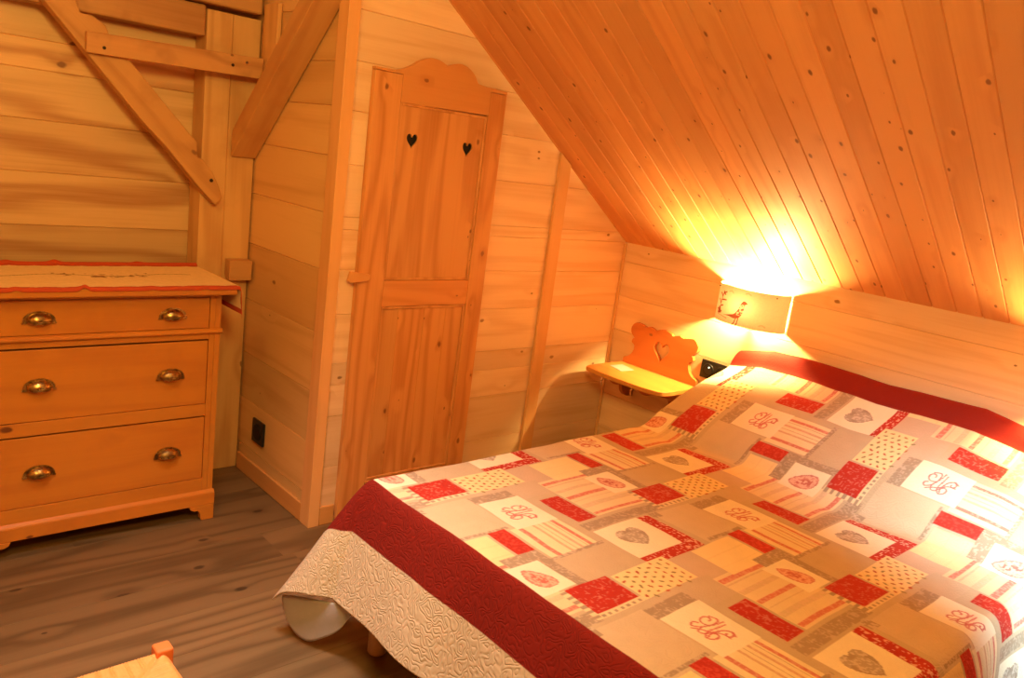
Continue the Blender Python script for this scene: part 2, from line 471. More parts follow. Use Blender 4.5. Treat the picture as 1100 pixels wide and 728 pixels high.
# ------------------------------------------------------------------ timber frame of the alcove
mb = MB()
mb.prism([(-.776, -1.868), (-.664, -1.868), (-.664, -1.768), (-.668, -1.765), (-.668, -1.651), (-.776, -1.651)], 'z', 0, 1.903)
tag(build(mb, 'timber_post', M['timber_z'], bevel=.006), 'thick pale timber post in the alcove corner right of the chest', 'post')
mb = MB(); mb.box(-.776, -.668, YF + .02, -1.872, 1.801, 1.915)
tag(build(mb, 'timber_beam', M['timber_y'], bevel=.008), 'heavy horizontal beam meeting the post at the top left', 'beam')
mb = MB(); mb.box(-.735, -.630, -2.02, -1.665, 1.919, 2.06)
tag(build(mb, 'timber_beam', M['timber_y'], bevel=.008), 'short reddish beam lying on top of the post', 'beam')
fr = [(-2.79, 2.19), (-2.422, 1.792), (-2.115, 1.458), (-2.022, 1.37), (-1.897, 1.233), (-1.83, 1.168), (-1.804, 1.196), (-1.818, 1.24),
      (-1.846, 1.295), (-1.887, 1.342), (-1.909, 1.347), (-1.912, 1.403), (-1.981, 1.474), (-2.162, 1.661), (-2.225, 1.722), (-2.245, 1.765), (-2.286, 1.789), (-2.325, 1.79), (-2.339, 1.828), (-2.345, 2.19)]
br = root('frame_brace', (-.63, -2.2, 1.5), 'diagonal timber brace on the left rising away from the post', 'brace')
mb = MB(); mb.prism(fr, 'x', -.660, -.600)
build(mb, 'strut', M['brace_y'], br, bevel=.004)
mb = MB(); mb.tube([(-.601, -1.851, 1.263), (-.597, -1.851, 1.263)], .007, 10)
build(mb, 'nail', M['iron'], br)
# right brace along the alcove side wall
fr = [(-.660, 1.364), (-.655, 1.368), (.10, 2.088), (.10, 2.20), (-.655, 1.470), (-.655, 1.36)]
fr = [(-.655, 1.362), (.12, 2.103), (.12, 2.208), (-.662, 1.462), (-.662, 1.362)]
br2 = root('frame_brace', (-.3, -1.7, 1.7), 'diagonal timber brace on the right rising along the alcove side wall', 'brace')
mb = MB(); mb.prism(fr, 'y', -1.752, -1.648)
build(mb, 'strut', M['timber_x'], br2, bevel=.006)
rl = root('tie_rail', (-.58, -2.0, 1.7), 'flat horizontal rail nailed across brace and post', 'rail')
mb = MB(); mb.prism([(-2.312, 1.664), (-1.682, 1.674), (-1.676, 1.752), (-2.312, 1.734)], 'x', -.597, -.572)
build(mb, 'slat', M['timber_y'], rl, bevel=.003)
for y, z, mt in ((-2.257, 1.688, 'iron'), (-1.745, 1.727, 'steel'), (-1.80, 1.708, 'iron')):
    mb = MB(); mb.tube([(-.573, y, z), (-.569, y, z)], .005 if mt == 'steel' else .006, 8)
    build(mb, 'nail', M[mt], rl)
mb = MB(); mb.prism([(-.664, .880), (-.650, .862), (-.615, .858), (-.612, .942), (-.664, .944)], 'y', -1.752, -1.655)
tag(build(mb, 'mounting_block', M['timber_y'], bevel=.003), 'small wooden block fixed to the post just above the chest', 'block')
mb = MB(); mb.box(-.622, -.50, -1.664, -1.647, 1.70, 1.96)
tag(build(mb, 'upright_plank', M['timber_z'], bevel=.003), 'short upright plank behind the right brace above the rail', 'plank')

# ------------------------------------------------------------------ door
dr = root('door_1', (.02, -1.2275, 0), 'tall pine cupboard door with scalloped top and two heart holes', 'door', kind='structure')
Y0, Y1 = -1.540, -.918
xa, xf = .001, .026
mb = MB(); mb.box(xa, xf, Y0, -1.423, .012, 1.742, .13); build(mb, 'stile', M['door_z'], dr, bevel=.003)
mb = MB(); mb.box(xa, xf, -1.004, Y1, .012, 1.742, .77); build(mb, 'stile', M['door_z'], dr, bevel=.003)
crest = smoothpoly([(-1.541, 1.753), (-1.493, 1.753), (-1.440, 1.757), (-1.384, 1.781), (-1.353, 1.801), (-1.311, 1.819), (-1.267, 1.818), (-1.229, 1.805)], 5) + \
        smoothpoly([(-1.227, 1.805), (-1.203, 1.814), (-1.165, 1.822), (-1.128, 1.814), (-1.095, 1.793), (-1.077, 1.768)], 5) + \
        smoothpoly([(-1.072, 1.764), (-1.023, 1.759), (-.970, 1.757), (Y1, 1.755)], 5)
mb = MB()
mb.prism([(Y0, 1.743), *crest, (Y1, 1.743), (-1.0045, 1.743), (-1.0045, 1.652), (-1.4225, 1.645), (-1.4225, 1.743)], 'x', xa, xf + .0015)
build(mb, 'top_rail', M['door_y'], dr, bevel=.002)
mb = MB(); mb.box(xa, xf, -1.4225, -1.0045, .882, .984); build(mb, 'middle_rail', M['door_y'], dr, bevel=.003)
mb = MB(); mb.box(xa, xf, -1.4225, -1.0045, .012, .16); build(mb, 'bottom_rail', M['door_y'], dr, bevel=.003)
# upper panel: one board with two heart cut-outs, plank joints as grooves
h1 = heart(-1.352, 1.512, .054, .056); h2 = heart(-1.085, 1.508, .052, .058)
pan = holed('panel', [(-1.421, .986), (-1.006, .986), (-1.006, 1.648), (-1.421, 1.642)], [h1, h2], 'x', .0085, .0185, M['door_z'], dr)
for hh in (h1, h2):
    cy = sum(p[0] for p in hh) / len(hh); cz = sum(p[1] for p in hh) / len(hh)
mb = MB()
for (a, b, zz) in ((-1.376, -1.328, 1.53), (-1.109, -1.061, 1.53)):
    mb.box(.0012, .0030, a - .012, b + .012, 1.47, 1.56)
build(mb, 'hole_shade_sheet', M['gap'], dr)  # dark sheets standing in for the shade inside the heart holes
mb = MB(); r = random.Random(4)
ys = [-1.421, -1.335, -1.21, -1.10, -1.006]
mb.boards((.0165, 0, 0), (0, 0, 1), (0, 1, 0), (1, 0, 0), [(.158, .884, .158, .884, a, b, r.random()) for a, b in zip(ys[:-1], ys[1:])], t=.008, g=.0012, d=.002)
build(mb, 'panel', M['door_z'], dr)
# moulding round the panels
def frame_strip(y0, y1, z0, z1, wd, x0, x1, name):
    m_ = MB()
    m_.prism([(y0, z0), (y0 + wd, z0 + wd), (y0 + wd, z1 - wd), (y0, z1)], 'x', x0, x1)
    m_.prism([(y1, z0), (y1, z1), (y1 - wd, z1 - wd), (y1 - wd, z0 + wd)], 'x', x0, x1)
    m_.prism([(y0, z1), (y0 + wd, z1 - wd), (y1 - wd, z1 - wd), (y1, z1)], 'x', x0, x1)
    m_.prism([(y0, z0), (y1, z0), (y1 - wd, z0 + wd), (y0 + wd, z0 + wd)], 'x', x0, x1)
    return build(m_, name, M['door_z'], dr, bevel=.0025)
frame_strip(-1.4215, -1.0055, .985, 1.647, .011, .0187, .0235, 'moulding')
frame_strip(-1.4215, -1.0055, .161, .881, .011, .0167, .0235, 'moulding')
mb = MB(); mb.prism([(-1.588, .987), (-1.575, .978), (-1.498, .986), (-1.494, 1.010), (-1.580, 1.022)], 'x', .0275, .042)
tag(build(mb, 'latch', M['trim_y'], dr, bevel=.003), 'small pale wooden turn latch')

# ------------------------------------------------------------------ chest of drawers
CX0, CX1 = -.600, -.240
CY0, CY1 = -2.700, -1.938
YM = (CY0 + CY1) / 2
ch = root('chest_of_drawers', (-.42, YM, 0), 'waxed orange pine chest of three drawers with brass cup pulls', 'chest of drawers')
mb = MB()
mb.box(CX0, CX1, CY1 - .020, CY1, .10, .889)           # right side
mb.box(CX0, CX1, CY0, CY0 + .020, .10, .889)           # left side
mb.box(CX0, CX0 + .012, CY0 + .02, CY1 - .02, .10, .889)
mb.box(CX0 + .012, CX1 - .02, CY0 + .02, CY1 - .02, .10, .115)
build(mb, 'carcass', M['chest_z'], ch)
mb = MB()
mb.box(CX1 - .024, CX1, CY1 - .040, CY1 - .0205, .117, .889); mb.box(CX1 - .024, CX1, CY0 + .0205, CY0 + .040, .117, .889)
mb.box(CX1 - .024, CX1, CY0 + .0405, CY1 - .0405, .421, .466); mb.box(CX1 - .024, CX1, CY0 + .0405, CY1 - .0405, .717, .757)
mb.box(CX1 - .024, CX1, CY0 + .0405, CY1 - .0405, .117, .168); mb.box(CX1 - .024, CX1, CY0 + .0405, CY1 - .0405, .874, .889)
build(mb, 'face_frame', M['chest_y'], ch, bevel=.001)
mb = MB()
mb.box(CX0 - .004, CX1 + .001, CY0, CY1, .062, .100); mb.box(CX1 - .02, CX1 + .013, CY0 - .006, CY1 + .006, .062, .108)
mb.prism([(CX1 + .0005, .1085), (CX1 + .013, .1085), (CX1 + .009, .114), (CX1 + .0005, .121)], 'y', CY0 - .006, CY1 + .006)
build(mb, 'plinth', M['chest_y'], ch, bevel=.002)
mb = MB()
mb.prism([(CX1 + .0005, .738), (CX1 + .008, .738), (CX1 + .014, .744), (CX1 + .014, .750), (CX1 + .008, .755), (CX1 + .0005, .757)], 'y', CY0 - .004, CY1 + .005)
build(mb, 'moulding', M['chest_y'], ch, bevel=.001)
# bracket feet
def foot_profile(sgn, yo):
    L = [(0, 0), (.046, 0), (.050, .010), (.052, .028), (.060, .040), (.075, .041), (.088, .048), (.094, .0615), (0, .0615)]
    return [(yo - sgn * a, b) for a, b in L]
for sgn, yo in ((1, CY1 + .005), (-1, CY0 - .005)):
    mb = MB(); mb.prism(foot_profile(sgn, yo), 'x', CX1 - .012, CX1 + .013)
    mb.box(CX1 - .06, CX1 - .0125, min(yo, yo - sgn * .03), max(yo, yo - sgn * .03), 0, .0615)
    build(mb, 'foot', M['chest_y'], ch, bevel=.002)
    mb = MB(); mb.box(CX0, CX0 + .05, min(yo, yo - sgn * .05), max(yo, yo - sgn * .05), 0, .0615)
    build(mb, 'foot', M['chest_y'], ch, bevel=.002)
mb = MB(); mb.box(-.605, -.188, CY0 - .037, CY1 + .036, .890, .921)
build(mb, 'top', M['chest_y'], ch, bevel=.005, seg=3)
# cup pull
def cup_pull(y, z, parent):
    m_ = MB(); W, H, D = .038, .025, .024
    R = []
    for j in range(9):
        th = (j / 8) * PI * .5          # from rim at wall (0) over the dome to the front lip
        row = []
        for i in range(21):
            ph = 2 * PI * i / 20
            yy = W * math.cos(ph) * math.cos(th * .96); zz = H * math.sin(ph) * math.cos(th * .96)
            row.append((CX1 + .003 + D * math.sin(th), y + yy, z - .003 + (zz if zz > 0 else zz * .68)))
        R.append(row)
    m_.grid(R)
    o = build(m_, 'cup_pull', M['brass'], parent, smooth=60)
    s_ = o.modifiers.new('thick', 'SOLIDIFY'); s_.thickness = .0018
    m_ = MB(); P = []
    for i in range(25):
        ph = -.1 + (PI + .2) * i / 24
        P.append((y + .0475 * math.cos(ph), z - .006 + .033 * math.sin(ph)))
    m_.prism([(y - .050, z - .009), (y - .050, z - .014), (y - .036, z - .014), (y - .034, z - .006), (y + .034, z - .006), (y + .036, z - .014), (y + .050, z - .014), (y + .050, z - .009)] + P, 'x', CX1 + .0012, CX1 + .0032)
    build(m_, 'back_plate', M['brass'], o)
for z0, z1, zp, inset in ((.7585, .8725, .811, -.001), (.468, .7095, .588, -.004), (.170, .4140, .288, -.004)):
    y0 = CY0 + .0415; y1 = CY1 - .0415
    if z0 > .7: y0 = CY0 + .028 + .014; y1 = CY1 - .028 - .014
    mb = MB(); mb.box(CX1 - .022, CX1 + inset, y0, y1, z0, z1)
    df = build(mb, 'drawer', M['chest_y'], ch, bevel=.002)
    for yy in (-2.527, -2.111): cup_pull(yy, zp, df)

# ------------------------------------------------------------------ painted cloths
def to_attr(me, C):
    a = me.color_attributes.new('Col', 'FLOAT_COLOR', 'POINT')
    out = np.ones((C.shape[0], 4), np.float32); out[:, :3] = C
    a.data.foreach_set('color', out.ravel())

def grid_obj(name, P, C, mat, parent=None, puff=None, uv=None, smooth=True):
    nv, nu = P.shape[:2]
    me = bpy.data.meshes.new(name)
    idx = np.arange(nv * nu).reshape(nv, nu)
    q = np.stack([idx[:-1, :-1], idx[:-1, 1:], idx[1:, 1:], idx[1:, :-1]], -1).reshape(-1, 4)
    me.vertices.add(nv * nu); me.vertices.foreach_set('co', P.reshape(-1).astype(np.float32))
    me.loops.add(q.size); me.loops.foreach_set('vertex_index', q.ravel().astype(np.int32))
    me.polygons.add(len(q)); me.polygons.foreach_set('loop_start', (np.arange(len(q)) * 4).astype(np.int32))
    me.update(calc_edges=True); me.validate()
    me.polygons.foreach_set('use_smooth', np.ones(len(q), bool))
    to_attr(me, C.reshape(-1, 3))
    if puff is not None:
        a = me.attributes.new('puff', 'FLOAT', 'POINT'); a.data.foreach_set('value', puff.ravel().astype(np.float32))
    if uv is not None:
        l = me.uv_layers.new(name='cloth'); l.data.foreach_set('uv', uv.reshape(-1, 2)[q.ravel()].ravel().astype(np.float32))
    return link(name, me, mat, parent)

def vnoise(shape, step, seed):
    """smooth value noise on a regular grid, features of `step` samples"""
    r_ = np.random.default_rng(seed)
    nv, nu = shape
    a = r_.random((int(nv / step) + 3, int(nu / step) + 3))
    y = np.arange(nv) / step; x = np.arange(nu) / step
    iy = y.astype(int); ix = x.astype(int); fy = (y - iy)[:, None]; fx = (x - ix)[None, :]
    fy = fy * fy * (3 - 2 * fy); fx = fx * fx * (3 - 2 * fx)
    A = a[np.ix_(iy, ix)]; B = a[np.ix_(iy, ix + 1)]; D = a[np.ix_(iy + 1, ix)]; E_ = a[np.ix_(iy + 1, ix + 1)]
    return (A * (1 - fx) + B * fx) * (1 - fy) + (D * (1 - fx) + E_ * fx) * fy

# ---- quilt colours
TAN = (.51, .375, .235); CREAM = (.80, .68, .47); DOTB = (.78, .60, .30); RED = (.43, .030, .018); TAUPE = (.36, .25, .16)
STRB = (.72, .55, .32); PINK = (.58, .19, .13); BRED = (.19, .012, .006); BTAN = (.56, .43, .28); LTAN = (.58, .43, .27)
STEP = .0031
xL, xR = .775, 2.105                # bed-top limits before the cloth turns down
vF = -1.893
U = np.arange(.775 - .405, 2.105 + .42, STEP); V = np.arange(vF - .42, .055, STEP)
UU, VV = np.meshgrid(U, V)
shape = UU.shape
C = np.empty(shape + (3,)); C[:] = TAN
n_f = vnoise(shape, 1.7, 1); n_m = vnoise(shape, 5.0, 2); n_c = vnoise(shape, 9.0, 3); n_f2 = 1.0 - np.abs(vnoise(shape, 3.4, 6) - .5) * 4.0 + (n_f - .5) * .5
OX, OY = 1.393, -1.468
AV = np.array((.640, 0.0)); BV = np.array((.325, .617))
def cells(s0, s1, t0, t1):
    for j in range(-3, 5):
        for i in range(-5, 6):
            ox = OX + i * AV[0] + j * BV[0]; oy = OY + j * BV[1]
            i0 = np.searchsorted(U, ox + s0); i1 = np.searchsorted(U, ox + s1)
            j0 = np.searchsorted(V, oy + t0); j1 = np.searchsorted(V, oy + t1)
            if i1 <= i0 or j1 <= j0: continue
            yield (slice(j0, j1), slice(i0, i1)), U[i0:i1][None, :] - ox, V[j0:j1][:, None] - oy
def fill(s0, s1, t0, t1, col, fleck=None, amt=.5, thr=.62, noise=None):
    for sl, S, T in cells(s0, s1, t0, t1):
        C[sl] = col
        if fleck is not None:
            m = (noise if noise is not None else n_f)[sl] > thr
            C[sl][m] = np.array(col) * (1 - amt) + np.array(fleck) * amt
FL = (.80, .50, .36)
TF = (.62, .46, .32)
# base tan patches with small tone changes
fill(-.05, .12, .205, .375, (.54, .39, .24)); fill(-.03, .115, -.29, -.092, (.52, .38, .235)); fill(-.40, -.19, -.44, -.26, LTAN)
fill(.125, .27, -.03, .09, (.56, .39, .26))
fill(.225, .32, -.22, .02, (.53, .385, .25))
# striped field whose stripes run along the bed
fill(.247, .50, .015, .238, STRB)
for a, b, c in ((.259, .276, PINK), (.285, .290, (.60, .42, .25)), (.318, .336, (.62, .44, .26)), (.366, .383, PINK), (.400, .404, (.6, .42, .25)), (.425, .445, (.62, .45, .27)), (.476, .491, PINK)):
    fill(a, b, .018, .236, c, (.75, .5, .36), .35, .6)
# striped field whose stripes run across
fill(-.195, -.030, -.275, -.108, (.76, .61, .36))
for a, b, c in ((-.254, -.240, PINK), (-.231, -.229, (.5, .36, .22)), (-.205, -.197, (.60, .38, .22)), (-.182, -.180, (.5, .36, .22)), (-.167, -.158, (.60, .36, .22)), (-.145, -.143, (.5, .36, .22)), (-.138, -.124, PINK)):
    fill(-.19, -.03, a, b, c, (.75, .5, .36), .3, .62)
fill(-.032, -.019, -.29, -.09, TAUPE, TF, .6, .6)
# cream and yellow patches
fill(.129, .262, .085, .262, (.80, .60, .30)); fill(.175, .180, .085, .262, (.76, .56, .28)); fill(.225, .229, .085, .262, (.76, .56, .28))
fill(.108, .121, .19, .347, TAUPE, TF, .6, .6)
fill(.118, .248, .273, .331, RED, (.62, .08, .05), .5, .6)
# floral strips
fill(-.127, -.086, -.082, .245, TAUPE, TF, .55, .72, n_f2); fill(-.083, -.05, .165, .200, TAUPE, TF, .7, .6)
fill(.240, .283, .207, .333, TAUPE, TF, .55, .72, n_f2); fill(.262, .425, .298, .330, TAUPE, TF, .55, .72, n_f2)
fill(.245, .289, -.262, -.112, TAUPE, TF, .55, .72, n_f2)
# red-heart patch
fill(.284, .416, .186, .298, CREAM)
for sl, S, T in cells(.30, .40, .18, .29):
    qd = (S - .303) / .093; qq = np.clip(qd, 0, 1)
    half = .044 * qq ** .75 * np.clip(1 - qq, 0, 1) ** .42 * 1.62
    off = np.abs(T - .236 - .02 * (qq - .5))
    inside = (qd > 0) & (qd < 1) & (off < half)
    core = (qd > .07) & (qd < .95) & (off < half - .005)
    C[sl][inside] = (.56, .20, .15)
    C[sl][core] = (.74, .40, .28)
    C[sl][core & (n_f[sl] > .62)] = (.62, .24, .17)
    C[sl][(qd > .3) & (qd < .8) & (off < half * .35) & (n_f[sl] > .45)] = (.52, .14, .10)
# grey-heart patch with its red angle
fill(-.078, .084, -.074, .108, CREAM)
fill(-.076, .125, .109, .154, RED, FL, .7, .70); fill(.084, .125, -.076, .154, RED, FL, .7, .70)
for sl, S, T in cells(-.06, .06, -.05, .07):
    X = (T - .010) / .041; Y = -(S - .006) / .041
    m = (X * X + Y * Y - 1) ** 3 - X * X * Y ** 3 < 0
    C[sl][m] = (.42, .32, .23)
    C[sl][m & (n_f[sl] > .58)] = (.58, .46, .34)
    m2 = (((X * X + Y * Y - 1) ** 3 - X * X * Y ** 3) > -.08) & m
    C[sl][m2] = (.36, .26, .18)
# red patches
fill(.098, .222, -.385, -.360, STRB); fill(.203, .222, -.385, -.215, STRB)
for k in range(6):
    fill(.100 + .021 * k, .111 + .021 * k, -.384, -.366, TAUPE)
for k in range(7):
    fill(.209, .219, -.362 + .021 * k, -.352 + .021 * k, TAUPE)
fill(.099, .203, -.366, -.224, RED, FL, .22, .80, n_f2)
fill(.345, .502, -.070, .006, RED, FL, .22, .80, n_f2)
# sprigged patch
fill(.106, .222, -.215, -.012, DOTB)
sp = [(.118 + .0235 * i + (.0117 if j % 2 else 0), -.203 + .0215 * j) for i in range(5) for j in range(9)]
r_ = random.Random(9)
for k, (a, b) in enumerate(sp):
    th = r_.random() * PI; col = [(.42, .10, .05), (.28, .20, .08), (.40, .16, .06)][k % 3]; L_ = .0076 if k % 2 else .0058
    for sl, S, T in cells(a - .008, a + .008, b - .008, b + .008):
        p_ = (S - a) * math.cos(th) + (T - b) * math.sin(th); q_ = -(S - a) * math.sin(th) + (T - b) * math.cos(th)
        C[sl][(p_ / L_) ** 2 + (q_ / .0037) ** 2 < 1] = col
# monogram patch: looping embroidered initials
fill(.289, .457, -.254, -.107, CREAM)
def spiral(cx, cy, r0, r1, a0, a1, n=30):
    return [(cx + (r0 + (r1 - r0) * k / n) * math.cos(a0 + (a1 - a0) * k / n), cy + (r0 + (r1 - r0) * k / n) * math.sin(a0 + (a1 - a0) * k / n)) for k in range(n + 1)]
strokes = [spiral(-.024, .014, .004, .017, 0, 5.6), spiral(.030, .010, .003, .012, 3.0, 8.8),
           smoothpoly([(-.030, .026), (-.012, .030), (-.008, .010), (-.016, -.012), (-.030, -.022), (-.036, -.012), (-.028, -.006)], 8),
           smoothpoly([(-.002, .034), (-.006, .012), (-.014, -.010), (-.010, -.026), (.002, -.024), (.010, -.006), (.016, .012), (.030, .022), (.042, .016)], 8),
           smoothpoly([(.006, .030), (.004, .008), (.002, -.014), (.012, -.030), (.024, -.024), (.026, -.012), (.018, -.006), (.010, -.014), (.014, -.026)], 8),
           smoothpoly([(-.024, -.028), (-.010, -.018), (.004, -.012), (.022, .002), (.040, .004)], 8)]
SX, SY = .378, -.180
for sl, S, T in cells(.31, .45, -.242, -.118):
    dm = np.full(S.shape[:0] + (T.shape[0], S.shape[1]), 9.0)
    for st in strokes:
        for (px, py) in st:
            dm = np.minimum(dm, (S - SX - px * 1.12) ** 2 + (T - SY - py * 1.42) ** 2)
    dm = np.sqrt(dm)
    w_ = np.clip((.0034 - dm) / .0018, 0, 1)[..., None]
    C[sl] = C[sl] * (1 - w_) + np.array((.55, .14, .12)) * w_
# light random tone in the cloth
C *= (1 + (n_c - .5) * .05)[..., None]
# borders: red band then tan, round foot and sides; the red head band
inner_foot = VV < vF - .004
bandw = .172
inner_x0, inner_x1 = .745 - .20, 2.31
red = ((VV < vF - .004) & (VV >= vF - bandw)) | ((UU < inner_x0) & (UU >= inner_x0 - .1)) | ((UU > inner_x1) & (UU < inner_x1 + .1))
a_ = np.maximum(xL - UU, 0); b_ = np.maximum(vF - VV, 0)
rr = np.maximum(a_, b_)
corner = (UU < xL) & (VV < vF)
red = ((VV < vF - .003) & (b_ <= bandw) & (b_ >= a_ - .0)) & ~corner | (corner & (rr <= bandw)) | ((UU > 2.43) & (UU < 2.6))
tan_b = ((b_ > bandw)) | (corner & (rr > bandw))
puff = np.zeros(shape)
C[red] = BRED; puff[red] = .8
C[tan_b] = BTAN; puff[tan_b] = 1.0
seam = (np.abs(b_ - .318) < .0025) & (b_ >= a_)
C[seam] = np.array(BTAN) * .86
C[(VV > -.128)] = np.array(BRED) * 1.15; puff[VV > -.128] = .2
puff = np.where(puff == 0, .50, puff)

# ---- quilt shape
vt = np.array([-9, -.80, -.70, -.63, -.56, -.42, -.32, -.234, -.165, -.128, -.10, -.075, -.045, -.015, .02, .06])
yt = np.array([-9, -.80, -.70, -.632, -.565, -.437, -.325, -.222, -.143, -.104, -.088, -.076, -.055, -.030, -.018, -.016])
zt = np.array([.55, .55, .550, .560, .606, .668, .712, .745, .769, .786, .812, .836, .858, .860, .845, .80])
vsm = np.linspace(-2.6, .06, 1400)
k_ = np.ones(21) / 21
def smt(t):
    a = np.interp(vsm, vt, t); p = np.pad(a, 10, mode='edge'); p[:10] = a[0] + (vsm[1] - vsm[0]) * np.arange(-10, 0) * (1 if t is yt else 0)
    if t is yt: p[-10:] = a[-1]
    return np.convolve(p, k_, 'valid')
ysm, zsm = smt(yt), smt(zt)
vtop = np.maximum(VV, vF)
Yt = np.interp(vtop, vsm, ysm); Zp = np.interp(vtop, vsm, zsm)
uc = np.clip(UU, xL, xR)
fx = np.interp(uc, [.70, .775, .84, .92, 1.05, 1.30, 1.41, 1.52, 1.75, 1.95, 2.06, 2.2], [.80, .86, .92, .985, 1.0, 1.0, .975, 1.0, 1.02, .90, .74, .6])
Zt = .55 + (Zp - .55) * fx
# soft unevenness of bedding, pull lines near the pillows
Zt += .006 * (vnoise(shape, 60, 21) - .5) + .004 * (vnoise(shape, 28, 22) - .5)
cre = np.exp(-((VV + .66 + .03 * np.sin(UU * 9)) / .035) ** 2)
Zt -= .006 * cre
aL = np.maximum(xL - UU, 0); aR = np.maximum(UU - xR, 0); bF = np.maximum(vF - VV, 0)
sx = np.where(aL > 0, -1.0, np.where(aR > 0, 1.0, 0.0)); a = np.maximum(aL, aR)
R_ = np.hypot(a, bF); phi = np.arctan2(bF, np.maximum(a, 1e-9))
R0 = R_
nx = np.where(R0 > 0, sx * a / np.maximum(R0, 1e-9), 0); ny = np.where(R0 > 0, -bF / np.maximum(R0, 1e-9), 0)
diag = np.sin(2 * phi) ** 1.3
th = .20 + .32 * diag
th = np.where((a > 0) & (bF <= 0), .10 + .05 * np.sin(VV * 9.0), th)
th = np.where((a <= 0) & (bF > 0), .20 + .03 * np.sin(UU * 8.0), th)
wv = np.where(aR > 0, .085, .030)
R_ = R_ * (1 + .045 * np.clip((phi - .9) / .35, 0, 1) * (bF > 0))
spf = R_ * R_ / (R_ + wv)
horiz = R_ - (1 - np.sin(th)) * spf
# fabric waves growing towards the hem
wave = .008 * np.sin(UU * 17.0 + 1.2) * np.clip(bF / .36, 0, 1) ** 1.5 + .012 * np.sin(VV * 15.0) * np.clip(a / .36, 0, 1) ** 1.5
horiz = horiz + wave * (1 - .6 * diag)
Px = uc + nx * horiz
Py = np.where(bF > 0, vF, Yt) + ny * horiz
Pz = Zt - np.cos(th) * spf
Pz = np.maximum(Pz, .03)
P = np.stack([Px, Py, Pz], -1)
# rectangular cloth: foot hem and side hems
keep_u = (U >= xL - .368) & (U <= xR + .40); keep_v = (V >= vF - .370)
P = P[np.ix_(keep_v, keep_u)]; Cq = C[np.ix_(keep_v, keep_u)]; pq = puff[np.ix_(keep_v, keep_u)]
uvq = np.stack([UU, VV], -1)[np.ix_(keep_v, keep_u)]
qr = root('quilt', (1.41, -1.0, .55), 'red and cream patchwork quilt with hearts and monograms spread over the bed', 'quilt')
top = grid_obj('patchwork_cover', P, Cq, M['quilt'], qr, pq, uvq)
top.data.materials.append(M['backing'])
s_ = top.modifiers.new('thick', 'SOLIDIFY'); s_.thickness = .006; s_.offset = -1; s_.material_offset = 1; s_.use_rim = True
s_.material_offset_rim = 0
# white backing hanging below the corner
top_pts = [(.595, -2.060, .135), (.640, -2.040, .150), (.700, -2.020, .165), (.770, -1.998, .185), (.850, -1.975, .215)]
bot_pts = smoothpoly([(.588, -2.068, .088), (.612, -2.062, .050), (.648, -2.050, .021), (.695, -2.035, .018), (.752, -2.014, .056), (.800, -1.998, .102), (.838, -1.988, .165)], 6)
tp = smoothpoly(top_pts, 9); N_ = 34
def res(pts, n):
    pts = np.array(pts); s = np.r_[0, np.cumsum(np.linalg.norm(np.diff(pts, axis=0), axis=1))]
    q = np.linspace(0, s[-1], n); return np.stack([np.interp(q, s, pts[:, k]) for k in range(3)], -1)
A_, B_ = res(tp, N_), res(bot_pts, N_)
G_ = np.stack([A_ + (B_ - A_) * t + np.array((-.010, .030, 0))[None] * (1 - math.cos(t * 2.4)) * .35 for t in np.linspace(0, 1, 16)], 0)
mb = MB(); mb.grid([[tuple(p) for p in row] for row in G_])
bk = build(mb, 'backing_flap', M['backing'], qr, smooth=80)
s_ = bk.modifiers.new('thick', 'SOLIDIFY'); s_.thickness = .004
tag(bk, 'white quilt backing showing under the corner')

# ------------------------------------------------------------------ bed under the quilt
bd = root('bed', (1.41, -1.0, 0), 'double bed under the quilt with a pale round wooden leg', 'bed')
mb = MB(); mb.box(.790, 2.040, -1.880, -.045, .345, .533); build(mb, 'mattress', M['mattress'], bd, bevel=.03, seg=4)
mb = MB(); mb.box(.785, 2.045, -1.885, -.040, .235, .343); build(mb, 'bed_base', M['base'], bd, bevel=.008)
for lx in (.816, 2.01):
    for yy in (-1.852, -.10):
        mb = MB(); mb.tube([(lx, yy, 0), (lx, yy, .004), (lx, yy, .234)], [.026, .029, .031], 24)
        build(mb, 'leg', M['beech'], bd, smooth=40)

# ------------------------------------------------------------------ wall shelf beside the bed
sh = root('wall_shelf', (.34, -.02, .575), 'small pine bedside wall shelf with scalloped heart back board', 'shelf')
half = [(.560, .588), (.560, .612), (.536, .622), (.516, .640), (.506, .662), (.505, .682), (.512, .690), (.524, .697), (.522, .712), (.512, .722)]
right = smoothpoly(half, 4)[:-1] + smoothpoly([(.512, .722), (.535, .742), (.540, .765), (.530, .786), (.512, .799)], 5)[:-1] + \
        smoothpoly([(.512, .799), (.480, .795), (.452, .788), (.430, .796)], 4)[:-1] + smoothpoly([(.430, .796), (.405, .789), (.392, .784), (.374, .795), (.341, .803)], 4)
outl = right + [(2 * .341 - x, z) for x, z in right[::-1][1:]]
holed('back_board', outl, [heart(.341, .690, .098, .098)], 'y', -.024, -.003, M['board_x'], sh, smooth=30)
plate = [(.112, -.026), (.112, -.20), (.120, -.285)] + smoothpoly([(.128, -.298), (.150, -.308), (.30, -.318), (.46, -.312), (.535, -.298), (.566, -.275), (.578, -.235)], 5) + [(.578, -.026)]
mb = MB(); mb.prism(plate, 'z', .566, .586); build(mb, 'shelf_board', M['shelf_x'], sh, bevel=.005, seg=3)
ap = [(.16, .565)] + smoothpoly([(.16, .545), (.20, .540), (.25, .525), (.30, .540), (.341, .548), (.38, .540), (.43, .525), (.48, .540), (.52, .545)], 5) + [(.52, .565)]
mb = MB(); mb.prism(ap, 'y', -.225, -.208); build(mb, 'apron', M['board_x'], sh, bevel=.002)
